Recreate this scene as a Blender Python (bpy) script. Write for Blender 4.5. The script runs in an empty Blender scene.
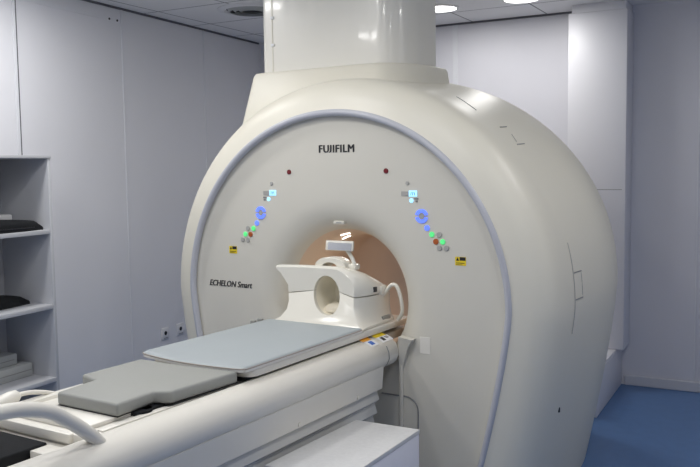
import bpy, bmesh, math, random
from mathutils import Vector, Matrix
random.seed(4)
PI = math.pi
sc = bpy.context.scene
col = sc.collection

# ------------------------------------------------------------------ materials
def mat(name, rgb, rough=.5, noise=0.0, nscale=20, bump=0.0, bscale=200, metal=0, coat=0, emit=0, spec=.5, trans=0):
    m = bpy.data.materials.new(name); m.use_nodes = True
    nt = m.node_tree; b = nt.nodes['Principled BSDF']
    b.inputs['Base Color'].default_value = (*rgb, 1)
    b.inputs['Roughness'].default_value = rough
    b.inputs['Metallic'].default_value = metal
    b.inputs['Coat Weight'].default_value = coat
    b.inputs['Coat Roughness'].default_value = .08
    b.inputs['Specular IOR Level'].default_value = spec
    b.inputs['Transmission Weight'].default_value = trans
    if emit:
        b.inputs['Emission Color'].default_value = (*rgb, 1)
        b.inputs['Emission Strength'].default_value = emit
    if noise or bump:
        tc = nt.nodes.new('ShaderNodeTexCoord')
    if noise:
        n = nt.nodes.new('ShaderNodeTexNoise'); n.inputs['Scale'].default_value = nscale; n.inputs['Detail'].default_value = 4
        nt.links.new(tc.outputs['Object'], n.inputs['Vector'])
        mx = nt.nodes.new('ShaderNodeMix'); mx.data_type = 'RGBA'
        mx.inputs[6].default_value = (*[c * (1 - noise) for c in rgb], 1)
        mx.inputs[7].default_value = (*[min(1, c * (1 + noise)) for c in rgb], 1)
        nt.links.new(n.outputs['Fac'], mx.inputs[0]); nt.links.new(mx.outputs[2], b.inputs['Base Color'])
    if bump:
        n2 = nt.nodes.new('ShaderNodeTexNoise'); n2.inputs['Scale'].default_value = bscale
        nt.links.new(tc.outputs['Object'], n2.inputs['Vector'])
        bp = nt.nodes.new('ShaderNodeBump'); bp.inputs['Strength'].default_value = bump; bp.inputs['Distance'].default_value = .002
        nt.links.new(n2.outputs['Fac'], bp.inputs['Height']); nt.links.new(bp.outputs['Normal'], b.inputs['Normal'])
    return m

M = {}
M['wall'] = mat('wall_paint', (.73, .735, .775), .45, .02, 3)
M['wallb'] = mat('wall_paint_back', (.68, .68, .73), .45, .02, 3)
M['trim'] = mat('wall_trim', (.72, .73, .77), .4, .02, 5)
M['seam'] = mat('dark_seam', (.10, .10, .12), .6, .05, 30)
M['duct'] = mat('duct_white', (.74, .74, .78), .42, .015, 4)
M['cream'] = mat('cream_plastic', (.73, .70, .60), .42, .012, 6)
M['face'] = mat('front_plastic', (.635, .612, .542), .42, .012, 6)
M['ring'] = mat('ring_plastic', (.47, .48, .525), .35, .01, 6)
def _chute(m):
    nt = m.node_tree; n = [q for q in nt.nodes if q.type == 'BUMP'][0].inputs['Height'].links[0].from_node
    mp = nt.nodes.new('ShaderNodeMapping'); mp.inputs['Scale'].default_value = (1, 1, .18); mp.inputs['Rotation'].default_value = (0, .25, 0)
    l = n.inputs['Vector'].links[0].from_socket; nt.links.new(l, mp.inputs[0]); nt.links.new(mp.outputs[0], n.inputs['Vector'])
    bp = [q for q in nt.nodes if q.type == 'BUMP'][0]; nt.links.new(bp.outputs['Normal'], nt.nodes['Principled BSDF'].inputs['Coat Normal']); return m
M['chute'] = _chute(mat('chute_plastic', (.78, .76, .69), .33, .012, 5, bump=.8, bscale=16, coat=.2))
M['pink'] = mat('bore_lining', (.70, .55, .42), .45, .03, 8)
M['table'] = mat('table_plastic', (.76, .735, .67), .36, .012, 8)
M['tabled'] = mat('bellows_plastic', (.60, .60, .58), .5, .02, 10)
M['sheet'] = mat('mat_sheet', (.35, .385, .40), .55, .03, 7, bump=.2, bscale=120)
M['edge'] = mat('mat_edge', (.78, .76, .72), .45, .02, 12)
M['piping'] = mat('piping', (.36, .32, .28), .6, .05, 30)
M['greyfoam'] = mat('grey_vinyl', (.31, .315, .295), .55, .03, 40, bump=.35, bscale=300)
M['foam'] = mat('pale_foam', (.40, .415, .42), .6, .03, 40, bump=.3, bscale=250)
M['black'] = mat('black_vinyl', (.010, .011, .013), .8, .2, 30, bump=.3, bscale=150, spec=.2)
M['blackgloss'] = mat('black_plastic', (.01, .01, .012), .3, .1, 30)
M['coil'] = mat('coil_plastic', (.77, .745, .665), .22, .01, 10)
M['beige'] = mat('beige_lining', (.86, .81, .68), .5, .03, 15)
M['beigepad'] = mat('headrest_pad', (.72, .66, .54), .6, .03, 40)
M['mirror'] = mat('mirror_glass', (.75, .75, .74), .06, .01, 10, metal=1)
M['box'] = mat('box_laminate', (.76, .76, .82), .45, .02, 15)
M['boxtop'] = mat('box_top', (.62, .62, .62), .5, .10, 55, bump=.2, bscale=60)
M['shelf'] = mat('shelf_laminate', (.50, .51, .54), .5, .02, 8)
M['floor'] = mat('blue_vinyl', (.085, .18, .38), .38, .10, 14, bump=.1, bscale=80)
M['base'] = mat('baseboard', (.60, .61, .66), .45, .02, 8)
M['sock'] = mat('socket_plastic', (.72, .72, .74), .35, .01, 8)
M['yellow'] = mat('yellow_sticker', (.80, .60, .02), .5, .03, 60)
M['orange'] = mat('orange_sticker', (.85, .38, .03), .5, .03, 60)
M['blue'] = mat('blue_sticker', (.05, .16, .55), .5, .03, 60)
M['white'] = mat('white_sticker', (.80, .80, .80), .5, .02, 60)
M['ink'] = mat('black_ink', (.012, .012, .014), .5, .1, 60)
M['red'] = mat('red_button', (.16, .008, .012), .35, .1, 80)
M['grey'] = mat('grey_button', (.40, .39, .37), .4, .06, 200)
M['greyd'] = mat('grey_print', (.25, .25, .25), .4, .06, 200)
M['orb'] = mat('orange_button', (.42, .10, .02), .4, .05, 90)
M['lgreen'] = mat('lit_green', (.10, .75, .22), .4, emit=.55)
M['lblue'] = mat('lit_blue', (.13, .22, .95), .4, emit=.75)
M['lcyan'] = mat('lit_cyan', (.35, .72, 1.0), .4, emit=.95)
M['lamp'] = mat('lamp_diffuser', (1, .99, .97), .5, emit=9)
M['lampbore'] = mat('bore_lamp', (1, .95, .88), .5, emit=2.6)
M['lamprim'] = mat('lamp_rim', (.75, .75, .76), .4, .01, 9)
M['vent'] = mat('vent_metal', (.42, .44, .44), .45, .04, 20)
M['dark'] = mat('dark_gap', (.05, .05, .055), .7, .1, 20)

def ceiling_mat():
    m = mat('ceiling_tile', (.76, .77, .78), .6)
    nt = m.node_tree; b = nt.nodes['Principled BSDF']
    tc = nt.nodes.new('ShaderNodeTexCoord'); mp = nt.nodes.new('ShaderNodeMapping')
    mp.inputs['Rotation'].default_value = (0, 0, math.radians(-3.3)); mp.inputs['Location'].default_value = (.30, .08, 0)
    br = nt.nodes.new('ShaderNodeTexBrick'); br.offset = 0
    br.inputs['Color1'].default_value = (.84, .84, .85, 1); br.inputs['Color2'].default_value = (.82, .82, .83, 1)
    br.inputs['Mortar'].default_value = (.20, .20, .21, 1)
    br.inputs['Scale'].default_value = 1; br.inputs['Mortar Size'].default_value = .006
    br.inputs['Brick Width'].default_value = .60; br.inputs['Row Height'].default_value = .60
    nt.links.new(tc.outputs['Object'], mp.inputs[0]); nt.links.new(mp.outputs[0], br.inputs['Vector'])
    nt.links.new(br.outputs['Color'], b.inputs['Base Color'])
    return m
M['ceil'] = ceiling_mat()

# ------------------------------------------------------------------ helpers
def tag(o, label=None, cat=None, group=None, kind=None):
    if label: o['label'] = label
    if cat: o['category'] = cat
    if group: o['group'] = group
    if kind: o['kind'] = kind
    return o

def thing(name, label, cat, loc=(0, 0, 0), rz=0, group=None):
    o = bpy.data.objects.new(name, None); o.empty_display_size = .1
    o.location = loc; o.rotation_euler = (0, 0, rz); col.objects.link(o)
    return tag(o, label, cat, group)

def obj(name, bm, m, parent=None, smooth=None, label=None, mats=None):
    """links a bmesh as one mesh object (bmesh in the parent's local space)"""
    bmesh.ops.recalc_face_normals(bm, faces=bm.faces[:])
    me = bpy.data.meshes.new(name)
    if smooth is not None:
        a = math.radians(smooth)
        for f in bm.faces: f.smooth = True
        for e in bm.edges:
            if len(e.link_faces) == 2 and e.calc_face_angle(0) > a: e.smooth = False
    bm.to_mesh(me); bm.free()
    for mm in (mats or [m]): me.materials.append(mm)
    o = bpy.data.objects.new(name, me); col.objects.link(o)
    if parent: o.parent = parent
    if label: o['label'] = label
    return o

def NB(): return bmesh.new()

def box(bm, lo, hi, bev=0, seg=2, mi=0):
    b2 = bmesh.new()
    bmesh.ops.create_cube(b2, size=1)
    for v in b2.verts:
        v.co = Vector([(lo[i] + hi[i]) / 2 + v.co[i] * (hi[i] - lo[i]) for i in range(3)])
    if bev: bmesh.ops.bevel(b2, geom=b2.edges[:], offset=bev, segments=seg, profile=.5, affect='EDGES')
    merge(bm, b2, mi); return bm

def merge(bm, b2, mi=0, mtx=None):
    if mtx is not None: bmesh.ops.transform(b2, matrix=mtx, verts=b2.verts[:])
    mp = {v: bm.verts.new(v.co) for v in b2.verts}
    for f in b2.faces:
        try: nf = bm.faces.new([mp[v] for v in f.verts]); nf.material_index = mi
        except ValueError: pass
    b2.free()

def loft(bm, loops, closed=True, cap0=False, cap1=False):
    rows = [[bm.verts.new(p) for p in L] for L in loops]
    n = len(rows[0])
    for a, b in zip(rows, rows[1:]):
        for i in range(n if closed else n - 1):
            j = (i + 1) % n
            bm.faces.new((a[i], a[j], b[j], b[i]))
    if cap0: bm.faces.new(rows[0])
    if cap1: bm.faces.new(list(reversed(rows[-1])))
    return rows

def prism(bm, pts, z0, z1, bev=0, seg=2):
    b2 = bmesh.new()
    loft(b2, [[(x, y, z0) for x, y in pts], [(x, y, z1) for x, y in pts]], True, True, True)
    if bev:
        bmesh.ops.recalc_face_normals(b2, faces=b2.faces[:])
        es = [e for e in b2.edges if e.calc_face_angle(0) > .6]
        bmesh.ops.bevel(b2, geom=es, offset=bev, segments=seg, profile=.5, affect='EDGES')
    merge(bm, b2); return bm

def catmull(pts, n=8):
    P = [Vector(p) for p in pts]; P = [2 * P[0] - P[1]] + P + [2 * P[-1] - P[-2]]
    out = []
    for i in range(1, len(P) - 2):
        for k in range(n):
            t = k / n; a, b, c, d = P[i - 1:i + 3]
            out.append(.5 * ((2 * b) + (c - a) * t + (2 * a - 5 * b + 4 * c - d) * t * t + (3 * b - a - 3 * c + d) * t ** 3))
    out.append(P[-2]); return out

def tube(bm, pts, r, seg=12):
    pts = [Vector(p) for p in pts]; n = len(pts)
    rs = r if isinstance(r, (list, tuple)) else [r] * n
    rings = []; up = None
    for i, p in enumerate(pts):
        t = (pts[min(n - 1, i + 1)] - pts[max(0, i - 1)]).normalized()
        if up is None:
            up = Vector((0, 0, 1)) if abs(t.z) < .9 else Vector((1, 0, 0))
        s = t.cross(up).normalized(); up = s.cross(t).normalized()
        rings.append([p + rs[i] * (math.cos(a) * s + math.sin(a) * up) for a in [2 * PI * k / seg for k in range(seg)]])
    loft(bm, rings, True, True, True); return bm

def disc_y(bm, x, z, r, y0, y1, seg=20, bev=0, mi=0):
    """short cylinder along Y: back y0, front y1 (y1<y0)"""
    C = [(math.cos(2 * PI * k / seg), math.sin(2 * PI * k / seg)) for k in range(seg)]
    b2 = bmesh.new()
    loops = [[(x + r * c, y0, z + r * s) for c, s in C]]
    if bev: loops += [[(x + r * c, y1 + bev, z + r * s) for c, s in C], [(x + (r - bev) * c, y1, z + (r - bev) * s) for c, s in C]]
    else: loops += [[(x + r * c, y1, z + r * s) for c, s in C]]
    loft(b2, loops, True, True, True); merge(bm, b2, mi); return bm

def disc_z(bm, x, y, r, z0, z1, seg=24, r1=None):
    r1 = r if r1 is None else r1
    C = [(math.cos(2 * PI * k / seg), math.sin(2 * PI * k / seg)) for k in range(seg)]
    loft(bm, [[(x + r * c, y + r * s, z0) for c, s in C], [(x + r1 * c, y + r1 * s, z1) for c, s in C]], True, True, True); return bm

def text_bm(s, size, weight=0, shear=0, depth=.0012, space=1.0):
    cu = bpy.data.curves.new('lettering', 'FONT'); cu.body = s; cu.size = size; cu.offset = weight
    cu.shear = shear; cu.extrude = depth; cu.align_x = 'CENTER'; cu.align_y = 'CENTER'; cu.space_character = space; cu.resolution_u = 3
    o = bpy.data.objects.new('lettering', cu); col.objects.link(o)
    dg = bpy.context.evaluated_depsgraph_get(); me = bpy.data.meshes.new_from_object(o.evaluated_get(dg))
    bm = bmesh.new(); bm.from_mesh(me)
    col.objects.unlink(o); bpy.data.objects.remove(o); bpy.data.curves.remove(cu); bpy.data.meshes.remove(me)
    return bm

def rrect(x0, y0, x1, y1, r, n=6):
    out = []
    for cx, cy, a0 in ((x1 - r, y1 - r, 0), (x0 + r, y1 - r, 90), (x0 + r, y0 + r, 180), (x1 - r, y0 + r, 270)):
        for k in range(n + 1):
            a = math.radians(a0 + 90 * k / n); out.append((cx + r * math.cos(a), cy + r * math.sin(a)))
    return out

# ------------------------------------------------------------------ camera
F = 820.0
p, r, ys = math.radians(4.55), math.radians(-.783), math.radians(31.95)
c, s = math.cos(ys), math.sin(ys)
fw = Vector((-s * math.cos(p), c * math.cos(p), -math.sin(p)))
rt = Vector((c, s, 0)); up = rt.cross(fw)
rt, up = math.cos(r) * rt + math.sin(r) * up, -math.sin(r) * rt + math.cos(r) * up
CAM = Vector((2.217, -3.430, 1.656))
cd = bpy.data.cameras.new('camera'); cam = bpy.data.objects.new('camera', cd); col.objects.link(cam)
cd.sensor_width = 36; cd.lens = 36 * F / 700; cd.clip_start = .05
mw = Matrix.Identity(4)
for i, a in enumerate((rt, up, -fw)):
    for j in range(3): mw[j][i] = a[j]
mw.translation = CAM; cam.matrix_world = mw
sc.camera = cam

# ------------------------------------------------------------------ room
CEIL = 2.81
aB = math.radians(3.3); aL = math.radians(7)
eB = Vector((math.cos(aB), math.sin(aB), 0)); nB = Vector((-math.sin(aB), math.cos(aB), 0)); dB = 2.780     # back wall: nB.P = dB
eL = Vector((-math.sin(aL), math.cos(aL), 0)); nL = Vector((math.cos(aL), math.sin(aL), 0)); dL = -2.172    # left wall: nL.P = dL
def meet(n1, d1, n2, d2):
    D = n1.x * n2.y - n1.y * n2.x
    return Vector(((d1 * n2.y - d2 * n1.y) / D, (n1.x * d2 - n2.x * d1) / D, 0))
XR, YF = 3.1, -4.7
cBL = meet(nB, dB, nL, dL); cBR = meet(nB, dB, Vector((1, 0, 0)), XR)
cFL = meet(nL, dL, Vector((0, 1, 0)), YF); cFR = Vector((XR, YF, 0))
def wall(name, a, b, out, m, t=.12):
    bm = NB(); o2 = out * t; e = (b - a).normalized() * t
    pts = [a - e, b + e, b + e + o2, a - e + o2]
    prism(bm, [(q.x, q.y) for q in pts], -.02, CEIL + .02)
    return tag(obj(name, bm, m), kind='structure')
wall('wall_left', cFL, cBL, -nL, M['wall'])
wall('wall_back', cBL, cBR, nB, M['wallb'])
wall('wall_right', cFR, cBR, Vector((1, 0, 0)), M['wall'])
wall('wall_front', cFL, cFR, Vector((0, -1, 0)), M['wall'])
bm = NB(); prism(bm, [(q.x, q.y) for q in (cFL, cFR, cBR, cBL)], -.1, 0); tag(obj('floor', bm, M['floor']), kind='structure')
bm = NB(); prism(bm, [(q.x, q.y) for q in (cFL, cFR, cBR, cBL)], CEIL, CEIL + .1); tag(obj('ceiling', bm, M['ceil']), kind='structure')

def Lp(y, z, off=0):                # point in front of the left wall at world y
    q = nL * dL + nL * off
    t = (y - q.y) / eL.y
    q = q + eL * t; q.z = z; return q
def Bp(x, z, off=0):                # point in front of the back wall at world x
    q = nB * dB - nB * off
    t = (x - q.x) / eB.x
    q = q + eB * t; q.z = z; return q
def slab(bm, a, b, n, depth, z0, z1, bev=0):
    """box standing on plan segment a-b, growing along n by depth"""
    pts = [a, b, b + n * depth, a + n * depth]
    prism(bm, [(q.x, q.y) for q in pts], z0, z1, bev); return bm
tn = [0]
def trim(bm, m):
    tn[0] += 1
    return tag(obj('trim_%d' % tn[0], bm, m), kind='structure')
# panel joints on the left wall: shallow cover strip with a fine dark joint beside it
for y, w, z0 in ((-.218, .022, 0), (.75, .018, 0), (1.745, .018, 0)):
    bm = NB(); slab(bm, Lp(y - w / 2, 0), Lp(y + w / 2, 0), nL, .006, z0, CEIL, .002); trim(bm, M['trim'])
    if y < 0:
        bm = NB(); slab(bm, Lp(y + w / 2 + .001, 0), Lp(y + w / 2 + .009, 0), nL, .004, 0, CEIL); trim(bm, M['seam'])
# horizontal joint near the ceiling on the left panel, with two small fixing screws
bm = NB(); slab(bm, Lp(-.20, 0), Lp(.735, 0), nL, .006, 2.705, 2.735, .002); tr = trim(bm, M['trim'])
for y in (.62, .70):
    q = Lp(y, 2.715, .006); bm = NB()
    tube(bm, [q - nL * .002, q + nL * .004], .008, 10); obj('screw', bm, M['blackgloss'], tr, 40)
bm = NB(); slab(bm, Bp(-.63, 0), Bp(-.585, 0), -nB, .006, 0, CEIL, .002); trim(bm, M['trim'])
bm = NB(); slab(bm, Bp(1.222, 0), Bp(1.234, 0), -nB, .005, .09, CEIL, .002); trim(bm, M['trim'])
# dark shadow gap where wall panels meet the ceiling
bm = NB(); slab(bm, Lp(-4.0, 0), Lp(2.6, 0), nL, .012, CEIL - .014, CEIL); trim(bm, M['seam'])
bm = NB(); slab(bm, Bp(-2.4, 0), Bp(.35, 0), -nB, .012, CEIL - .014, CEIL); trim(bm, M['seam'])
# coved skirting
bm = NB(); slab(bm, Bp(.745, 0), Bp(3.0, 0), -nB, .018, 0, .075, .006); tag(obj('baseboard_back', bm, M['base']), kind='structure')
bm = NB(); slab(bm, Lp(-.30, 0), Lp(2.55, 0), nL, .018, 0, .075, .006); tag(obj('baseboard_left', bm, M['base']), kind='structure')

# boxed column on the back wall and the low casing at its foot
t = thing('duct_column', 'tall white boxed duct running down the back wall from the ceiling', 'duct', Bp(.57, .314))
bm = NB(); a = Bp(.362, 0); b = Bp(.775, 0)
loc = Vector(t.location)
def rel(v): return Vector((v.x - loc.x, v.y - loc.y, 0))
slab(bm, rel(a), rel(b), -nB, .25, 0, CEIL - .06 - .314, .006); obj('casing', bm, M['duct'], t, 40)
bm = NB(); slab(bm, rel(Bp(.385, 0)), rel(Bp(.765, 0)), -nB, .245, CEIL - .06 - .314, CEIL - .314, .003); obj('top_collar', bm, M['duct'], t, 40)
bm = NB(); slab(bm, rel(Bp(.372, 0, .2502)), rel(Bp(.765, 0, .2502)), -nB, .0008, 1.475 - .314, 1.479 - .314); obj('joint_line', bm, M['greyd'], t)
t = thing('floor_duct', 'low white cable casing on the floor below the boxed wall duct', 'duct', Bp(.55, 0))
loc = Vector(t.location)
bm = NB(); a = Bp(.30, 0); b = Bp(.722, 0)
f1 = Vector((.79, 1.885, 0)); f0 = Vector((.37, 1.86, 0))
prism(bm, [(q.x - loc.x, q.y - loc.y) for q in (a - nB * .002, b - nB * .002, f1, f0)], 0, .30, .006); obj('casing', bm, M['duct'], t, 40)
bm = NB(); prism(bm, [(q.x - loc.x, q.y - loc.y) for q in (a - nB * .01, b - nB * .01, f1 + Vector((-.01, .01, 0)), f0 + Vector((.01, .01, 0)))], .30, .312, .003); obj('lid', bm, M['duct'], t, 40)

# ------------------------------------------------------------------ ceiling lights and vent
def downlight(x, y, label, power=28, group='round ceiling downlights', rad=.12):
    t = thing('ceiling_downlight', label, 'ceiling light', (x, y, CEIL), 0, group)
    bm = NB()
    C = [(math.cos(2 * PI * k / 40), math.sin(2 * PI * k / 40)) for k in range(40)]
    prof = [(rad * 1.16, 0), (rad * 1.15, -.008), (rad * 1.08, -.013), (rad, -.012), (rad * .985, -.002)]
    loft(bm, [[(q * a, q * b, z) for a, b in C] for q, z in prof]); obj('rim', bm, M['lamprim'], t, 40)
    bm = NB(); disc_z(bm, 0, 0, rad * .985, -.0035, -.0015, 40); obj('diffuser', bm, M['lamp'], t)
    la = bpy.data.lights.new('downlight_lamp', 'AREA'); la.shape = 'DISK'; la.size = rad * 1.9; la.energy = power; la.color = (1, .985, .96)
    lo = bpy.data.objects.new('downlight_lamp', la); col.objects.link(lo); lo.location = (0, 0, -.02); lo.parent = t
    return t
downlight(.19, 2.10, 'round glowing downlight in the ceiling nearest the boxed wall duct', 5.2)
downlight(-.42, 2.08, 'round glowing downlight in the ceiling just right of the scanner chute', 5.2)
for i, (x, y, pw) in enumerate(((-1.45, -.5, 11), (-.40, -1.0, 11), (.6, -1.35, 10), (-1.2, -2.2, 13), (.2, -3.0, 10), (1.9, -1.2, 9), (1.95, .35, 8.5))):  # last two, on the right, are added fill for flank and chute side
    downlight(x, y, 'unseen round downlight in the ceiling around the scanner', pw)

t = thing('ceiling_vent', 'round grey air vent in the ceiling left of the scanner chute', 'vent', (-1.56, 1.33, CEIL))
bm = NB(); C = [(math.cos(2 * PI * k / 40), math.sin(2 * PI * k / 40)) for k in range(40)]
loft(bm, [[(q * a, q * b, z) for a, b in C] for q, z in ((.25, 0), (.248, -.006), (.20, -.016), (.185, -.004))]); obj('frame', bm, M['lamprim'], t, 40)
for r0 in (.16, .12, .08):
    bm = NB(); loft(bm, [[(q * a, q * b, z) for a, b in C] for q, z in ((r0 + .018, -.004), (r0, -.022), (r0 - .003, -.020), (r0 + .013, -.003))]); obj('blade', bm, M['vent'], t, 40)
bm = NB(); disc_z(bm, 0, 0, .185, -.003, -.001, 40); obj('backing', bm, M['dark'], t)

# ------------------------------------------------------------------ scanner
S = thing('mri_scanner', 'large cream tunnel scanner with rounded casing and glowing buttons beside its bore', 'medical scanner', (0, 0, 0))
ZC = 1.0
def egg(R, k, Y, zc=ZC, zb=0.0, nu=72, ns=30, nb=10):
    """closed loop at depth Y: circle above the centre, slowly narrowing flanks down to zb"""
    L = []
    for i in range(nu + 1):
        a = PI * i / nu; L.append((R * math.cos(a), Y, zc + R * math.sin(a)))
    h = zc - zb
    def w(d): return R * (1 - k * (d / R) ** 1.3)
    for i in range(1, ns + 1):
        d = h * i / ns; L.append((-w(d), Y, zc - d))
    wb = w(h)
    for i in range(1, nb): L.append((-wb + 2 * wb * i / nb, Y, zb))
    for i in range(ns, 0, -1):
        d = h * i / ns; L.append((w(d), Y, zc - d))
    return L
def lerp(a, b, t): return a + (b - a) * t
def interp(x, xs, ysv):
    if x <= xs[0]: return ysv[0]
    for i in range(len(xs) - 1):
        if x <= xs[i + 1]: return lerp(ysv[i], ysv[i + 1], (x - xs[i]) / (xs[i + 1] - xs[i]))
    return ysv[-1]
prof = catmull([(-.03, .945, 0), (-.018, .985, 0), (.0, 1.035, 0), (.03, 1.078, 0), (.08, 1.108, 0), (.16, 1.118, 0), (.3, 1.115, 0), (.55, 1.125, 0), (.8, 1.138, 0), (1.05, 1.114, 0), (1.3, 1.055, 0), (1.5, .985, 0), (1.58, .93, 0), (1.62, .86, 0)], 5)
bm = NB(); loops = []
for q in prof:
    Y, R = q.x, q.y
    k = interp(Y, (0, .3, 1.6), (.21, .20, .15)); zc = 1.0 + interp(Y, (0, .8, 1.6), (-.012, .011, .04))
    sh = interp(Y, (.05, .3), (-.016, 0))
    loops.append([(x + sh, y, z) for x, y, z in egg(R, k, Y, zc, interp(Y, (-.03, .1), (.03, 0.0)))])
cent = [(0, 0)]
last = loops[-1]
loops.append([(lerp(x, .52 * math.cos(math.atan2(z - 1, x)), .9), 1.635, lerp(z, 1 + .52 * math.sin(math.atan2(z - 1, x)), .9)) for x, y, z in last])
loft(bm, loops); obj('outer_casing', bm, M['cream'], S, 50)

# front panel with the flared mouth of the bore
outer = [(x - .016, y, z) for x, y, z in egg(.93, .205, -.02, ZC, .03)]
def circ(r, Y): return [(r * math.cos(math.atan2(z - 1, x)), Y, 1 + r * math.sin(math.atan2(z - 1, x))) for x, y, z in outer]
def mixl(A, B, t, Y): return [(lerp(a[0], b[0], t), Y, lerp(a[2], b[2], t)) for a, b in zip(A, B)]
inn = circ(.50, 0)
fl = [mixl(outer, inn, tt, yy) for tt, yy in ((0, -.016), (.05, -.006), (.12, 0), (.35, 0), (.6, 0), (.85, 0))]
fl += [circ(rr, yy) for rr, yy in ((.50, .0), (.475, .002), (.45, .007), (.425, .015), (.402, .027), (.384, .042), (.368, .062), (.356, .085), (.348, .11))]
bm = NB(); loft(bm, fl); obj('front_panel', bm, M['face'], S, 35)

# bluish rounded ring around the front panel
bm = NB(); base = egg(.935, .205, -.02, ZC, .03)
TS = .66
sect = [(-.034, .004), (-.032, -.014), (-.022, -.028), (-.006, -.034), (.010, -.028), (.018, -.012), (.020, .012)]
n = len(base); loops = []
for da, dy in sect:
    L = []
    for i, (x, y, z) in enumerate(base):
        v = Vector((x, 0, z - 1)); 
        if z <= .031: d = Vector((x, 0, 0)).normalized() if abs(x) > .3 else Vector((0, 0, 0))
        else: d = v.normalized()
        L.append((x - .016 + d.x * da * TS, y + dy * TS, max(.03, z + d.z * da * TS)))
    loops.append(L)
loft(bm, loops); obj('trim_ring', bm, M['ring'], S, 60)

# bore tunnel lining, warm peach
bm = NB(); N = 64
def ring(rr, Y): return [(rr * math.cos(2 * PI * k / N), Y, 1 + rr * math.sin(2 * PI * k / N)) for k in range(N)]
loft(bm, [ring(a, b) for a, b in ((.3485, .109), (.338, .14), (.326, .18), (.316, .24), (.308, .30), (.306, .60))]); obj('bore_lining', bm, M['pink'], S, 30)
bm = NB(); loft(bm, [ring(a, b) for a, b in ((.306, .60), (.318, .606), (.36, .612), (.37, .64), (.37, .8), (.37, 1.1), (.37, 1.45), (.42, 1.6), (.53, 1.64))]); obj('rear_bore_lining', bm, M['pink'], S, 20)
for Y, a0, a1 in ((.20, 98.5, 108.5), (.27, 107, 116)):
    bm = NB(); LL = []
    for k in range(9):
        a = math.radians(lerp(a0, a1, k / 8)); rr = interp(Y, (.18, .24, .30), (.326, .316, .308)) - .002
        LL.append([(q * math.cos(a), Y + dy, 1 + q * math.sin(a)) for q, dy in ((rr + .004, -.007), (rr - .003, -.006), (rr - .003, .006), (rr + .004, .007))])
    loft(bm, LL, True, True, True); obj('bore_lamp', bm, M['lampbore'], S)
la = bpy.data.lights.new('bore_glow', 'AREA'); la.shape = 'RECTANGLE'; la.size = .12; la.size_y = .10; la.energy = .5; la.color = (1, .93, .87)
lo = bpy.data.objects.new('bore_glow', la); col.objects.link(lo); lo.location = (-.03, .24, 1.30); lo.parent = S
la = bpy.data.lights.new('rear_bore_fill', 'AREA'); la.shape = 'RECTANGLE'; la.size = .2; la.size_y = .3; la.energy = .7; la.color = (1, .95, .9)  # added fill light, no fixture, brightens the rear part of the bore
lo = bpy.data.objects.new('rear_bore_fill', la); col.objects.link(lo); lo.location = (.05, 1.0, 1.35); lo.parent = S
bm = NB(); box(bm, (-.033, .020, 1.376), (.031, .05, 1.394), .004); o = obj('sensor_plate', bm, M['face'], S, 40)
bm = NB(); box(bm, (-.016, .0185, 1.383), (.016, .0202, 1.387)); obj('sensor_slot', bm, M['greyd'], o)

# lettering
def mergex(bm, b2, mtx, d):
    c_ = b2.copy(); e_ = b2.copy()
    merge(bm, b2, 0, mtx); merge(bm, c_, 0, Matrix.Translation(Vector(d) + Vector((0, -.0002, 0))) @ mtx); merge(bm, e_, 0, Matrix.Translation(Vector((-d[0], .0002, -d[2]))) @ mtx)
RX = Matrix.Rotation(PI / 2, 4, 'X')
b2 = text_bm('FUJIFILM', .054, 0, 0, .001, 1.12)
def islands(bm):
    seen = set(); out = []
    for v in bm.verts:
        if v in seen: continue
        st = [v]; seen.add(v); isl = []
        while st:
            u = st.pop(); isl.append(u)
            for e in u.link_edges:
                w_ = e.other_vert(u)
                if w_ not in seen: seen.add(w_); st.append(w_)
        out.append(isl)
    return out
for isl in islands(b2):
    y0, y1 = min(v.co.y for v in isl), max(v.co.y for v in isl)
    for v in isl: v.co.y = -.0185 + .037 * (v.co.y - y0) / (y1 - y0)
xs = [v.co.x for v in b2.verts]; w = max(xs) - min(xs)
bm = NB(); mergex(bm, b2, Matrix.Translation((.005, -.0012, 1.754)) @ RX @ Matrix.Diagonal((.205 / w, 1, 1, 1)), (.0020, 0, .0006)); obj('maker_lettering', bm, M['ink'], S)
b2 = text_bm('ECHELON Smart', .046, 0, .22, .001, 1.0)
xs = [v.co.x for v in b2.verts]; w = max(xs) - min(xs)
bm = NB(); mergex(bm, b2, Matrix.Translation((-.698, -.0012, 1.033)) @ RX @ Matrix.Diagonal((.298 / w, 1, 1, 1)), (.0010, 0, .0003)); obj('model_lettering', bm, M['ink'], S)

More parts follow.
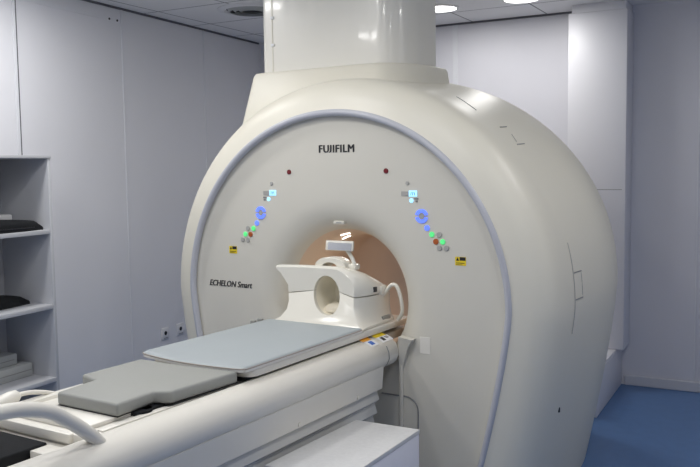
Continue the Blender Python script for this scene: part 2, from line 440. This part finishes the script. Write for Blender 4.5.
# two mirrored control clusters
def button(nm, x, z, r, m, label=None, y1=-.005):
    bm = NB(); disc_y(bm, x, z, r, .001, y1, 20, .0015); return obj(nm, bm, M[m], S, 40, label)
for sx in (-1, 1):
    X = lambda v: sx * v
    button('stop_button', X(.286), 1.641, .0125, 'red', 'dark red round button')
    button('button', X(.401), 1.582, .0095, 'grey', 'grey round button')
    # display window: dull half and lit half
    xl, xo = (-.394, -.436) if sx < 0 else (.430, .388)
    bm = NB(); box(bm, (xo - .020, -.003, 1.522), (xo + .021, .001, 1.544), .001); obj('display', bm, M['grey'], S)
    bm = NB(); box(bm, (xl - .021, -.0035, 1.519), (xl + .021, .001, 1.547), .001); d = obj('display', bm, M['lcyan'], S, None, 'glowing pale blue display')
    bm = NB()
    for dx, a in ((-.009, .5), (.009, -.5), (0, .3)):
        b2 = NB(); box(b2, (-.0016, -.0042, -.008), (.0016, -.0036, .008)); merge(bm, b2, 0, Matrix.Translation((xl + dx, 0, 1.533)) @ Matrix.Rotation(a * .5, 4, 'Y'))
    obj('symbol', bm, M['blue'], d)
    x = X(.4215); bm = NB(); disc_y(bm, x, 1.500, .0105, .001, -.003, 16, .001); obj('indicator', bm, M['lcyan'], S, 40, 'glowing pale blue indicator')
    for x, z, w_ in ((X(.447), 1.509, .011), (X(.449), 1.497, .006)):
        bm = NB(); box(bm, (x - w_, -.0025, z - .004), (x + w_, .001, z + .004), .0005); obj('icon', bm, M['greyd'], S)
    # blue ring rocker
    bm = NB(); x0, z0 = X(.4755), 1.428
    for a0 in (12, 192):
        o_, i_ = [], []
        loops = [[], [], [], []]
        for k in range(17):
            a = math.radians(a0 + 156 * k / 16)
            for L, q, yy in zip(loops, (.033, .033, .017, .017), (.001, -.005, -.005, .001)): L.append((x0 + q * math.cos(a), yy, z0 + q * math.sin(a)))
        loft(bm, [loops[0], loops[1], loops[2], loops[3], loops[0]], False)
    obj('ring_button', bm, M['lblue'], S, 40, 'glowing blue ring button')
    button('button', X(.4755), z0, .0145, 'grey', None, -.003)
    button('button', X(.503), 1.373, .0135, 'lblue', 'glowing blue round button')
    button('button', X(.5275), 1.343, .0130, 'lgreen', 'glowing green round button')
    button('button', X(.565), 1.343, .0130, 'grey', 'grey round button')
    button('button', X(.548), 1.311, .0140, 'orb', 'orange round button')
    button('button', X(.583), 1.311, .0130, 'lgreen', 'glowing green round button')
    button('button', X(.566), 1.282, .0130, 'grey', 'grey round button')
    button('button', X(.602), 1.282, .0130, 'grey', 'grey round button')
    x0, z0 = X(.672), 1.222
    if sx > 0: x0, z0 = .672, 1.224
    if sx > 0: x0 += .0
    bm = NB(); box(bm, (x0 - .027, -.0012, z0 - .019), (x0 + .027, .0005, z0 + .021)); lb = obj('warning_label', bm, M['yellow'], S, None, 'yellow and black laser warning sticker')
    bm = NB(); box(bm, (x0 - .004, -.0018, z0 + .004), (x0 + .025, -.001, z0 + .020)); box(bm, (x0 - .022, -.0018, z0 - .009), (x0 + .02, -.001, z0 - .006)); box(bm, (x0 - .022, -.0018, z0 - .016), (x0 + .01, -.001, z0 - .014))
    tri = [(x0 - .022, z0 + .003), (x0 - .007, z0 + .003), (x0 - .0145, z0 + .019)]
    loft(bm, [[(a, -.001, b) for a, b in tri], [(a, -.0018, b) for a, b in tri]], True, True, True)
    obj('warning_print', bm, M['ink'], lb)

# access panel outline and small parts low on the front, right of the table
path = [(.25, .556), (.385, .556)] + [(.385 + .065 * math.sin(a), .491 + .065 * math.cos(a)) for a in [PI / 2 * k / 8 for k in range(1, 9)]] + [(.45, .30), (.45, .02)]
bm = NB(); tube(bm, [(x, -.002, z) for x, z in path], .0035, 6); obj('access_panel_seam', bm, M['greyd'], S)
bm = NB(); box(bm, (.352, -.014, .03), (.372, .002, .845), .006, 3); obj('column_edge', bm, M['face'], S, 40)
bm = NB(); box(bm, (.462, -.002, .775), (.515, .001, .855), .001); obj('paper_label', bm, M['table'], S, None, 'blank white sticker')
bm = NB()    # flared bracket under the bore mouth
top = [(.365, -.04, .852), (.437, -.04, .842), (.437, .002, .842), (.365, .002, .852)]
mid = [(.362, -.028, .80), (.405, -.024, .795), (.405, .002, .795), (.362, .002, .80)]
bot = [(.352, -.012, .69), (.37, -.01, .69), (.37, .002, .69), (.352, .002, .69)]
loft(bm, [top, mid, bot], True, True, True); obj('bracket', bm, M['face'], S, 50)

# markings on the flank: corner marks of two hidden hatches, a seam and a vent slot
def flank(Y, z, out=.0015, side=1):
    k = interp(Y, (0, .3, 1.6), (.21, .20, .15)); zc = 1.0 + interp(Y, (0, .8, 1.6), (-.012, .011, .04))
    R = None
    for a, b in zip(prof, prof[1:]):
        if a.x <= Y <= b.x: R = lerp(a.y, b.y, (Y - a.x) / (b.x - a.x))
    R += out
    d = zc - z
    if d >= 0: x = R * (1 - k * (d / R) ** 1.3)
    else: x = math.sqrt(max(0, R * R - d * d))
    return Vector((x, Y, z))
def strip(nm, pts, r, m, parent=S, seg=6):
    bm = NB(); tube(bm, pts, r, seg); return obj(nm, bm, m, parent)
HATCH = [((.305, 1.160), (.405, 1.160)), ((.300, 1.036), (.400, 1.036)), ((.402, 1.152), (.398, 1.044))]
for (a, b), rr in zip(HATCH, (.003, .003, .0012)):
    strip('hatch_mark', [flank(lerp(a[0], b[0], k / 8), lerp(a[1], b[1], k / 8), .0005) for k in range(9)], rr, M['greyd'])
strip('casing_seam', [flank(.30 - .02 * k / 20, 1.30 - .42 * k / 20, .0005) for k in range(21)], .0025, M['grey'])
def top_pt(Y, ang, out=.0005):
    zc = 1.0 + interp(Y, (0, .8, 1.6), (-.012, .011, .04))
    for a, b in zip(prof, prof[1:]):
        if a.x <= Y <= b.x: R = lerp(a.y, b.y, (Y - a.x) / (b.x - a.x))
    R += out; return Vector((R * math.cos(ang), Y, zc + R * math.sin(ang)))
D = math.radians
strip('hatch_mark', [top_pt(.34 + .08 * k / 4, D(49.3)) for k in range(5)], .003, M['greyd'])
strip('hatch_mark', [top_pt(.335 + .09 * k / 4, D(43)) for k in range(5)], .003, M['greyd'])
strip('hatch_mark', [top_pt(.385 - .03 * k / 4, D(46.5 - 2.7 * k / 4)) for k in range(5)], .0014, M['greyd'])
strip('top_seam', [top_pt(.37 - .05 * k / 10, D(64.2 - 7.5 * k / 10)) for k in range(11)], .0025, M['grey'])
bm = NB(); q = flank(.30, .507, .001); box(bm, q - Vector((.004, .006, .012)), q + Vector((.004, .006, .012)), .002); obj('vent_slot', bm, M['ink'], S)

# chute above the casing: tapered plinth and tall glossy column up to the ceiling
def plan(x0, x1, y0, y1, rl, rx, ry, n=12):
    L = [(x0, y1)]
    L += [(x0 + rl - rl * math.cos(a), y0 + rl - rl * math.sin(a)) for a in [PI / 2 * k / 6 for k in range(7)]]
    L += [(x1 - rx + rx * math.sin(a), y0 + ry - ry * math.cos(a)) for a in [PI / 2 * k / n for k in range(n + 1)]]
    L += [(x1, y1)]
    return L
def zl(pl, z): return [(x, y, z) for x, y in pl]
bm = NB()
loft(bm, [zl(plan(-.82, .29, .22, .82, .03, .20, .34), 1.80), zl(plan(-.745, .250, .285, .77, .03, .19, .36), 2.180), zl(plan(-.737, .242, .293, .762, .03, .19, .36), 2.196), zl(plan(-.727, .232, .303, .752, .03, .19, .36), 2.20)], True, True, True)
obj('chute_plinth', bm, M['cream'], S, 40)
bm = NB(); pl = plan(-.690, .205, .315, .715, .03, .14, .22)
loft(bm, [zl(pl, 2.195), zl(pl, 2.30), zl(pl, 2.5), zl(pl, 2.65), zl(pl, CEIL - .001)], True, True, True); obj('chute', bm, M['chute'], S, 40)
bm = NB(); box(bm, (-.617, .3125, 2.20), (-.611, .3155, CEIL - .004)); obj('chute_seam', bm, M['cream'], S)
for z in (2.35, 2.50):
    bm = NB(); box(bm, (-.622, .307, z - .008), (-.600, .3155, z + .008), .002); obj('clip', bm, M['white'], S, 40, 'small white clip')

# ------------------------------------------------------------------ patient table
T = thing('patient_table', 'long cream scanner table running from the bore to the lower left corner', 'table', (0, 0, 0))
def hull(y0, y1, sect):
    return [[(x, y0, z) for x, z in sect], [(x, y1, z) for x, z in sect]]
half = [(.240, .838), (.246, .850), (.262, .853), (.29, .849), (.318, .838), (.342, .818), (.355, .79), (.357, .76), (.346, .735), (.333, .72), (.30, .72), (.240, .74)]
for sx in (1, -1):
    bm = NB(); L0 = [(sx * x, -2.55, z) for x, z in half]; L1 = [(sx * x, -.022, z) for x, z in half]
    L2 = [(sx * (x if x < .3 else lerp(x, .30, .25)), -.008, lerp(z, .80, .2)) for x, z in half]
    L3 = [(sx * (x if x < .3 else lerp(x, .30, .7)), .002, lerp(z, .80, .5)) for x, z in half]
    if sx > 0: loft(bm, [L0, L1, L2, L3], True, True, True)
    else: loft(bm, [L0, L1, L2, L3], True, True, True)
    obj('side_rail', bm, M['table'], T, 40)
    bm = NB(); loops = [[(sx * .347, y, .732), (sx * .338, y, .625), (sx * .318, y, .613), (sx * .24, y, .613), (sx * .24, y, .722)] for y in (-2.53, -.15)]
    loft(bm, loops, True, True, True); obj('side_panel', bm, M['table'], T, 30)
    # folded bellows under the side panel
    zig = []
    zz = [.613, .57, .55, .505, .485, .44, .42, .36]
    for i, z in enumerate(zz): zig.append((.312 - (.0 if i % 2 == 0 else -.018) - .006 * i, z))
    loops = [[(sx * x, y, z) for x, z in zig] + [(sx * .12, y, zz[-1]), (sx * .12, y, .613)] for y in (-2.3, -.155)]
    bm = NB(); loft(bm, loops, True, True, True); obj('bellows', bm, M['tabled'], T, 20)
for y in (-.37, -.82):
    bm = NB(); tube(bm, [(.333, y, .636), (.344, y, .636)], .010, 12); obj('screw_cap', bm, M['table'], T, 40)
bm = NB(); box(bm, (-.240, -1.76, .795), (.240, .30, .835), .004); box(bm, (-.240, -1.775, .808), (.14, -1.755, .838), .003)
obj('table_top', bm, M['table'], T, 40)
bm = NB(); box(bm, (-.238, -1.785, .66), (.238, -.12, .795), .004); obj('table_core', bm, M['table'], T, 40)
for x, w_, m_ in ((.2345, .0055, 'seam'), (.219, .0025, 'seam')):
    bm = NB(); box(bm, (x - w_, -1.72, .8345), (x + w_, -.02, .8362)); obj('groove', bm, M[m_], T)
pts = [(x + (.0012 if x > .3 else 0), -.115, z + (.0012 if z > .8 else 0)) for x, z in half[5:10]]
bm = NB(); tube(bm, pts, .0022, 6); obj('rail_joint', bm, M['greyd'], T)
bm = NB(); box(bm, (-.24, -2.5, .68), (.238, -1.79, .735), .004); box(bm, (.06, -1.86, .735), (.238, -1.787, .80), .004); obj('channel_floor', bm, M['table'], T, 40)
bm = NB(); box(bm, (-.19, -2.1, 0), (.19, -.35, .36), .03, 3); box(bm, (-.23, -2.2, 0), (.23, -.30, .06), .01); obj('pedestal', bm, M['tabled'], T, 40)
bm = NB(); box(bm, (-.20, -2.42, .735), (.055, -1.79, .805), .006, 3); obj('foot_block', bm, M['black'], T, 40, 'black rubber block in the foot end')
# raised plate under the grey pad and two slide rails
bm = NB(); box(bm, (-.20, -1.73, .835), (.155, -1.3, .850), .004); obj('slide_plate', bm, M['table'], T, 40)
for x in (-.222, .196):
    bm = NB(); box(bm, (x - .014, -1.70, .834), (x + .014, -1.1, .841), .002); obj('slide_rail', bm, M['table'], T, 40)
bm = NB(); tube(bm, [(.155, -1.49, .835), (.155, -1.49, .849)], .042, 24); box(bm, (.10, -1.49, .835), (.185, -1.40, .849), .004); obj('latch', bm, M['black'], T, 40)
# cradle (sliding top) under the mat
pl = rrect(-.268, -1.03, .268, .28, .05, 6)
bm = NB(); prism(bm, pl, .862, .892, .004); obj('cradle', bm, M['table'], T, 40)
bm = NB(); box(bm, (-.20, -1.0, .835), (.20, .26, .862)); obj('cradle_runner', bm, M['dark'], T)
for y in (-.295, -.24):
    bm = NB(); tube(bm, [(-.306, y, .870), (-.306, y, .915)], [.018, .015], 14); box(bm, (-.306, y - .008, .872), (-.262, y + .008, .886)); obj('cradle_knob', bm, M['greyfoam'], T, 40, 'grey knob')
# handles at the foot end
bm = NB(); pts = catmull([(.285, -1.775, .832), (.288, -1.82, .878), (.292, -1.89, .935), (.296, -1.97, .988), (.305, -2.09, 1.022), (.305, -2.22, 1.02), (.308, -2.36, .965), (.312, -2.45, .87)], 6)
tube(bm, pts, .0215, 16); obj('handle', bm, M['table'], T, 60)
bm = NB(); pts = catmull([(-.27, -1.44, .82), (-.272, -1.49, .842), (-.274, -1.56, .866), (-.275, -1.62, .877), (-.275, -1.67, .876)], 6); tube(bm, pts, .0085, 12)
obj('handle_rod', bm, M['table'], T, 60)
bm = NB(); pts = [(-.275, -1.65, .876), (-.275, -1.66, .876), (-.275, -1.68, .874), (-.277, -1.74, .862), (-.28, -1.82, .842), (-.285, -1.9, .82)]
tube(bm, pts, [.014, .022, .0245, .026, .026, .020], 16); obj('handle_grip', bm, M['table'], T, 60)
# stickers on the shoulder of the table near the bore
def shoulder(y, u, lift=.0012):
    a, b = Vector((.272, .8525)), Vector((.325, .833)); q = a.lerp(b, u); return Vector((q.x + lift * .4, y, q.y + lift + .004 * math.sin(PI * max(0, min(1, u)))))
def sticker(nm, y0, y1, u0, u1, m, lift=.0012, parent=T, label=None):
    bm = NB(); L = [[shoulder(y, lerp(u0, u1, k / 4), lift) for k in range(5)] for y in (y0, y1)]
    L2 = [[shoulder(y, lerp(u0, u1, k / 4), lift - .001) for k in range(5)] for y in (y0, y1)]
    loft(bm, [L[0], L[1], L2[1], L2[0], L[0]], False); return obj(nm, bm, M[m], parent, None, label)
a = sticker('caution_label', -.115, -.015, -.3, 1.0, 'white', label='white, yellow and black sticker'); sticker('yellow_band', -.114, -.016, -.28, .25, 'yellow', .0022, a); sticker('black_mark', -.095, -.07, .4, .85, 'ink', .0022, a); sticker('red_mark', -.055, -.03, .4, .7, 'greyd', .0022, a)
a = sticker('caution_label', -.225, -.15, -.3, 1.0, 'white', label='white, orange and blue sticker'); sticker('orange_band', -.224, -.151, -.28, .2, 'orange', .0022, a); sticker('blue_mark', -.205, -.175, .4, .85, 'blue', .0022, a)

# mat lying on the cradle
W = thing('table_mat', 'pale blue padded mat lying on the scanner table in front of the head coil', 'mat', (0, 0, .893))
pts = []
base = [(-.275, -.212), (-.28, -.5), (-.292, -.96), (-.292, -1.03), (-.262, -1.058), (-.12, -1.085), (0, -1.095), (.12, -1.09), (.235, -1.075), (.262, -1.055), (.27, -1.01), (.27, -.5), (.268, -.212)]
pl = [(q.x, q.y) for q in catmull([(x, y, 0) for x, y in base], 4)]
bm = NB(); prism(bm, pl, 0, .012, 0); obj('mat_base', bm, M['edge'], W, 40)
ins = [(x * .985, y + (.008 if y < -.9 else 0)) for x, y in pl]
bm = NB(); loft(bm, [zl(pl, .012), zl(pl, .014), zl(ins, .0195), [(x * .93, lerp(y, -.6, .05), .021) for x, y in pl]], True, False, True); obj('mat_cover', bm, M['sheet'], W, 50)
bm = NB(); tube(bm, [(x * 1.002, y - (.001 if y < -.9 else 0), .0125) for x, y in pl], .0026, 6); obj('piping', bm, M['piping'], W, 60)

# stepped grey foot pad on the table
P = thing('foot_pad', 'thick grey stepped cushion lying on the foot end of the scanner table', 'cushion', (0, 0, .8515))
pl = [(-.245, -1.10), (-.250, -1.395), (-.145, -1.42), (-.128, -1.605), (.172, -1.605), (.158, -1.43), (.215, -1.40), (.236, -1.068), (0, -1.098)]
bm = NB(); prism(bm, pl, 0, .046, .010, 3)
obj('cushion', bm, M['greyfoam'], P, 50)
bm = NB(); prism(bm, [(x * .985, y * .997 - .003) for x, y in pl], -.001, .001, 0); obj('base_sheet', bm, M['blackgloss'], P)

# ------------------------------------------------------------------ head coil
K = thing('head_coil', 'white plastic head coil with an oval opening at the mouth of the bore', 'head coil', (0, 0, .893 - .012))
k0 = .893
ST = [  # Y, half width at base, neck, wing; z of wing top
    (-.140, .262, .200, .258, 1.178), (-.132, .266, .204, .265, 1.185), (-.115, .264, .206, .258, 1.188), (-.098, .258, .210, .240, 1.186), (-.07, .252, .218, .224, 1.182), (0, .25, .224, .210, 1.160),
    (.06, .25, .226, .196, 1.132), (.115, .245, .222, .17, 1.098), (.155, .235, .212, .145, 1.072), (.180, .215, .192, .12, 1.060)]
OX = .026
ZS = 1.052
def RC(Y): return interp(Y, (-.14, -.125, -.10, -.06, 0), (.022, .012, .006, .001, 0))
def lower_loop(Y, wb, wn, ww, zt):
    o_ = [(-wn - .002, ZS - .003), (-wn - .001, 1.01), (-lerp(wn, wb, .12), .97), (-lerp(wn, wb, .40), .935), (-lerp(wn, wb, .75), .922), (-wb, .916), (-wb, .9062)]
    outl = o_ + [(-x, z) for x, z in reversed(o_)]
    inn = [(.076 * math.cos(a) + OX, 1.052 + .098 * math.sin(a)) for a in [math.radians(12 - (204) * k / 16) for k in range(17)]]
    fx = RC(Y)
    def py_(z): return Y - (.085 * (max(0, 1.0 - z) / .1) ** 1.8 if Y < -.09 else 0)
    return [(x - (fx * min(1, max(0, (z - .92) / .05)) if x > .15 else 0), py_(z), z - k0) for x, z in outl] + [(x, Y, z - k0) for x, z in inn]
def upper_loop(Y, wb, wn, ww, zt):
    zb = zt
    o_ = [(-wn - .002, ZS + .003), (-lerp(wn, ww, .06), lerp(ZS, zb, .3)), (-lerp(wn, ww, .25), lerp(ZS, zb, .55)), (-lerp(wn, ww, .62), lerp(ZS, zb, .78)), (-ww, zb - .012), (-ww - .003, zb - .004), (-ww + .006, zb), (-ww * .6, zb + .004), (-ww * .25, zb + .006)]
    fx = RC(Y)
    r_ = [(wn + .002 - fx, ZS + .003), (wn + .006 - fx, lerp(ZS, zb, .2)), (wn + .002 - fx, lerp(ZS, zb, .42)), (wn - .012 - fx, lerp(ZS, zb, .63)), (wn - .034 - fx, lerp(ZS, zb, .80)), (wn - .060 - fx * .8, lerp(ZS, zb, .92)), (wn - .088 - fx * .5, lerp(ZS, zb, .99)), (.085, zb + .004), (.05, zb + .006)]
    outl = [(x * 1.06 if x < -wn * 1.02 else x, z) for x, z in o_] + list(reversed(r_))
    sc_ = min(1, (zb - 1.052) / .118)
    inn = [(.076 * math.cos(a) + OX, 1.052 + .098 * sc_ * math.sin(a)) for a in [math.radians(13 + 154 * k / 16) for k in range(17)]]
    return [(x, Y, z - k0) for x, z in outl + inn]
def clo(ST, fn):
    bm = NB(); loft(bm, [fn(*s_) for s_ in ST], True, True, True); return bm
obj('lower_shell', clo(ST, lower_loop), M['coil'], K, 38)
obj('upper_shell', clo(ST, upper_loop), M['coil'], K, 38)
bm = NB(); N2 = 32
def oval(q, Y): return [(OX + .0755 * q * math.cos(2 * PI * k / N2), Y, 1.052 + .0975 * q * math.sin(2 * PI * k / N2) - k0) for k in range(N2)]
loft(bm, [oval(.997, -.12), oval(.985, -.06), oval(.92, -.01), oval(.70, .015)], True, False, True); obj('inner_liner', bm, M['beige'], K, 40)
bm = NB(); L = []
for Y, h, w_ in ((-.10, .012, .040), (-.085, .032, .050), (-.05, .040, .053), (-.03, .036, .05), (-.01, .02, .045)):
    L.append([(OX + w_ * math.cos(a), Y, .968 - k0 + h * (.35 + .65 * max(0, math.sin(a))) if math.sin(a) > 0 else .962 - k0) for a in [PI * 2 * k / 20 for k in range(20)]])
loft(bm, L, True, True, True); obj('headrest', bm, M['beigepad'], K, 50)
# raised arch with a rounded window on top of the upper shell
bm = NB(); o_, i_ = [], []
for k in range(25):
    a = PI - PI * k / 24
    ca, sa = math.cos(a), math.sin(a)
    o_.append((.012 + math.copysign(abs(ca) ** .9, ca) * .088, .050 * sa ** .75)); i_.append((.008 + ca * .045, .028 * sa))
z0 = 1.183 - k0
loft(bm, [[(x, -.085, z0 + z * .9) for x, z in i_], [(x, -.085, z0 + z * .92) for x, z in o_], [(x, -.078, z0 + z) for x, z in o_], [(x, -.02, z0 + z) for x, z in o_], [(x, 0, z0 - .01 + z * .8) for x, z in o_], [(x, 0, z0 - .01 + z * .8) for x, z in i_], [(x, -.085, z0 + z * .9) for x, z in i_]], False)
obj('arch', bm, M['coil'], K, 40)
# mirror on its arm
bm = NB(); tube(bm, catmull([(.115, -.03, 1.175 - k0), (.115, -.03, 1.21 - k0), (.092, -.03, 1.25 - k0), (.06, -.03, 1.285 - k0)], 5), [.014] * 5 + [.010] * 11, 10); box(bm, (.090, -.055, 1.170 - k0), (.140, -.005, 1.20 - k0), .008)
obj('mirror_arm', bm, M['coil'], K, 40)
bm = NB(); b2 = NB(); box(b2, (-.08, -.007, -.025), (.08, .007, .025), .005, 2)
MM = Matrix.Translation((.045, -.045, 1.288 - k0)) @ Matrix.Rotation(math.radians(-9), 4, 'X')
merge(bm, b2, 0, MM); mo = obj('mirror', bm, M['coil'], K, 40)
bm = NB(); b2 = NB(); box(b2, (-.064, -.0085, -.021), (.074, -.0065, .014)); merge(bm, b2, 0, MM); obj('mirror_glass', bm, M['mirror'], mo, None, 'silver mirror glass')
# small fittings on the near flank
bm = NB(); box(bm, (.222, -.03, 1.068 - k0), (.2345, -.008, 1.092 - k0), .001); obj('latch_button', bm, M['dark'], K, None, 'small dark button')
bm = NB(); box(bm, (.205, .03, 1.045 - k0), (.238, .085, 1.09 - k0), .006, 2); obj('side_clip', bm, M['coil'], K, 40)
bm = NB(); box(bm, (.222, .03, .9065 - k0), (.243, .11, .940 - k0), .003); obj('connector', bm, M['greyfoam'], K, 40, 'grey plug socket')
bm = NB(); tube(bm, catmull([(.21, .06, 1.02 - k0), (.24, .07, 1.06 - k0), (.268, .072, 1.092 - k0), (.298, .072, 1.088 - k0), (.318, .078, 1.03 - k0), (.318, .09, .96 - k0), (.29, .10, .917 - k0)], 6), .0095, 10); obj('cable', bm, M['coil'], K, 60)

# ------------------------------------------------------------------ white step box in the foreground
Bx = thing('storage_box', 'white box with a pale speckled top standing beside the scanner table', 'box', (.50, -.73, 0), math.radians(1.5))
pl = [(-.135, .315), (.168, .325), (.175, -.325), (-.160, -.325)]
bm = NB(); prism(bm, pl, 0, .530, .003); obj('box_body', bm, M['box'], Bx, 40)
bm = NB(); prism(bm, [(x * 1.012, y * 1.006) for x, y in pl], .530, .55, .003); obj('box_top', bm, M['boxtop'], Bx, 40)

# ------------------------------------------------------------------ shelving on the left wall
sh = thing('shelving_unit', 'pale grey open shelving unit standing against the left wall', 'shelves', Lp(-1.005, 0))
loc = Vector(sh.location)
def SP(d, off): 
    q = nL * off + eL * d; return q
LEN, DEP = 1.28, .40           # runs along the wall, end nearest the scanner at +LEN/2
e0 = -.64; e1 = .64
def sslab(d0, d1, o0, o1, z0, z1, bev=.002):
    bm = NB(); pts = [SP(d0, o0), SP(d1, o0), SP(d1, o1), SP(d0, o1)]
    prism(bm, [(q.x, q.y) for q in pts], z0, z1, bev); return bm
sd = .6
obj('side_panel', sslab(e1 - .022 + .0, e1, .008, DEP, 0, 1.735), M['shelf'], sh, 40)
obj('side_panel', sslab(e0, e0 + .022, .008, DEP, 0, 1.735), M['shelf'], sh, 40)
obj('back_panel', sslab(e0 + .022, e1 - .022, .008, .016, 0, 1.73), M['shelf'], sh, 40)
obj('top_panel', sslab(e0 - .003, e1 + .003, .008, DEP + .004, 1.735, 1.752), M['shelf'], sh, 40)
SHZ = (.462, .892, 1.328)
for z in SHZ: obj('shelf', sslab(e0 + .022, e1 - .022, .016, DEP, z - .025, z), M['shelf'], sh, 40)
obj('shelf', sslab(e0 + .022, e1 - .022, .016, DEP, .05, .075), M['shelf'], sh, 40)
obj('kick_plate', sslab(e0 + .022, e1 - .022, DEP - .05, DEP - .03, 0, .05), M['shelf'], sh, 40)

def shelf_pt(d, off, z): 
    q = loc + SP(d, off); q.z = z; return q
RZ = aL
# black wedge cushions: long soft wedge along the shelf (local Y along wall)
def wedge(name, label, d0, d1, o0, o1, z, h, m, group=None, tipf=.35):
    ctr = shelf_pt((d0 + d1) / 2, (o0 + o1) / 2, z); t_ = thing(name, label, 'cushion', ctr, RZ, group)
    bm = NB(); L = []; Ln = d1 - d0; Wd = o1 - o0; K_ = 14
    for i in range(K_ + 1):
        u = i / K_; y = -Ln / 2 + Ln * u
        hh = h * (1 if u < .55 else lerp(1, tipf, ((u - .55) / .45) ** 1.5)); hh *= (1 - .55 * (u > .97))
        ww = Wd / 2 * (1 if u < .8 else lerp(1, .82, (u - .8) / .2))
        L.append([(x * ww, y, max(0.0, zz) * hh) for x, zz in ((-1, .0), (-1, .55), (-.93, .85), (-.75, 1), (0, 1.04), (.75, 1), (.93, .85), (1, .55), (1, 0))])
    loft(bm, L, True, True, True); obj('cushion_body', bm, m, t_, 50); return t_, L
t_, L = wedge('wedge_cushion', 'black wedge cushion on the upper shelf of the grey shelving unit', -.12, .60, .15, .385, SHZ[2], .070, M['black'], 'black wedge cushions', .72)
o = t_
bm = NB(); tube(bm, [(.1225 + .0005, -.33 + .6 * k / 8, .02) for k in range(9)], .003, 6); obj('piping', bm, M['blackgloss'], o)
# folded white sheet lying on the shelf behind it
t_ = thing('folded_sheet', 'white folded sheet lying behind the black wedge on the upper shelf', 'sheet', shelf_pt(.25, .085, SHZ[2]), RZ)
bm = NB(); box(bm, (-.06, -.36, 0), (.05, .355, .050), .008, 2); obj('lower_fold', bm, M['white'], t_, 40)
bm = NB(); box(bm, (-.058, -.355, .050), (.048, .345, .086), .008, 2); obj('upper_fold', bm, M['white'], t_, 40)
wedge('wedge_cushion', 'black wedge cushion on the middle shelf of the grey shelving unit', -.20, .585, .06, .27, SHZ[1], .066, M['black'], 'black wedge cushions', .7)
# two foam slabs, one on the other, on the bottom visible shelf
t_ = thing('foam_slab', 'larger grey foam slab at the bottom of the pair on the low shelf', 'foam pad', shelf_pt(.20, .12, SHZ[0]), RZ, 'foam slabs on the low shelf')
bm = NB(); box(bm, (-.10, -.45, 0), (.115, .40, .078), .008, 2); obj('slab', bm, M['foam'], t_, 40)
bm = NB(); tube(bm, [(.1155, -.41 + .8 * k / 4, .039) for k in range(5)], .002, 6); obj('seam', bm, M['greyd'], t_)
t_ = thing('foam_slab', 'smaller pale foam slab on top of the pair on the low shelf', 'foam pad', shelf_pt(.185, .115, SHZ[0] + .078), RZ, 'foam slabs on the low shelf')
bm = NB(); box(bm, (-.095, -.42, 0), (.075, .345, .066), .008, 2); obj('slab', bm, M['foam'], t_, 40)
bm = NB(); tube(bm, [(.0755, -.35 + .67 * k / 4, .033) for k in range(5)], .002, 6); obj('seam', bm, M['greyd'], t_)

# ------------------------------------------------------------------ wall sockets
for y, lab in ((1.125, 'white wall socket low on the left wall, the one farther from the scanner'), (1.315, 'white wall socket low on the left wall, the one closer to the scanner')):
    t_ = thing('wall_socket', lab, 'socket', Lp(y, .40), RZ, 'wall sockets beside the scanner')
    bm = NB(); box(bm, (0, -.045, -.045), (.009, .045, .045), .003, 2); obj('plate', bm, M['sock'], t_, 40)
    bm = NB(); tube(bm, [(.0085, 0, .004), (.0105, 0, .004)], .016, 16); obj('inset', bm, M['ink'], t_, 40)
    bm = NB(); box(bm, (.0088, -.03, -.062), (.0098, .03, -.0535)) if False else box(bm, (.0088, -.026, -.036), (.0098, .026, -.031)); obj('print', bm, M['greyd'], t_)

# ------------------------------------------------------------------ view
w = bpy.data.worlds.new('world'); w.use_nodes = True; sc.world = w
w.node_tree.nodes['Background'].inputs[0].default_value = (.5, .52, .56, 1); w.node_tree.nodes['Background'].inputs[1].default_value = .1
sc.view_settings.view_transform = 'Standard'; sc.view_settings.look = 'None'; sc.view_settings.gamma = 1; sc.view_settings.exposure = 0.0
sc.view_settings.use_curve_mapping = False
sc.cycles.max_bounces = 8; sc.cycles.diffuse_bounces = 5; sc.cycles.glossy_bounces = 4
sc.cycles.use_denoising = True
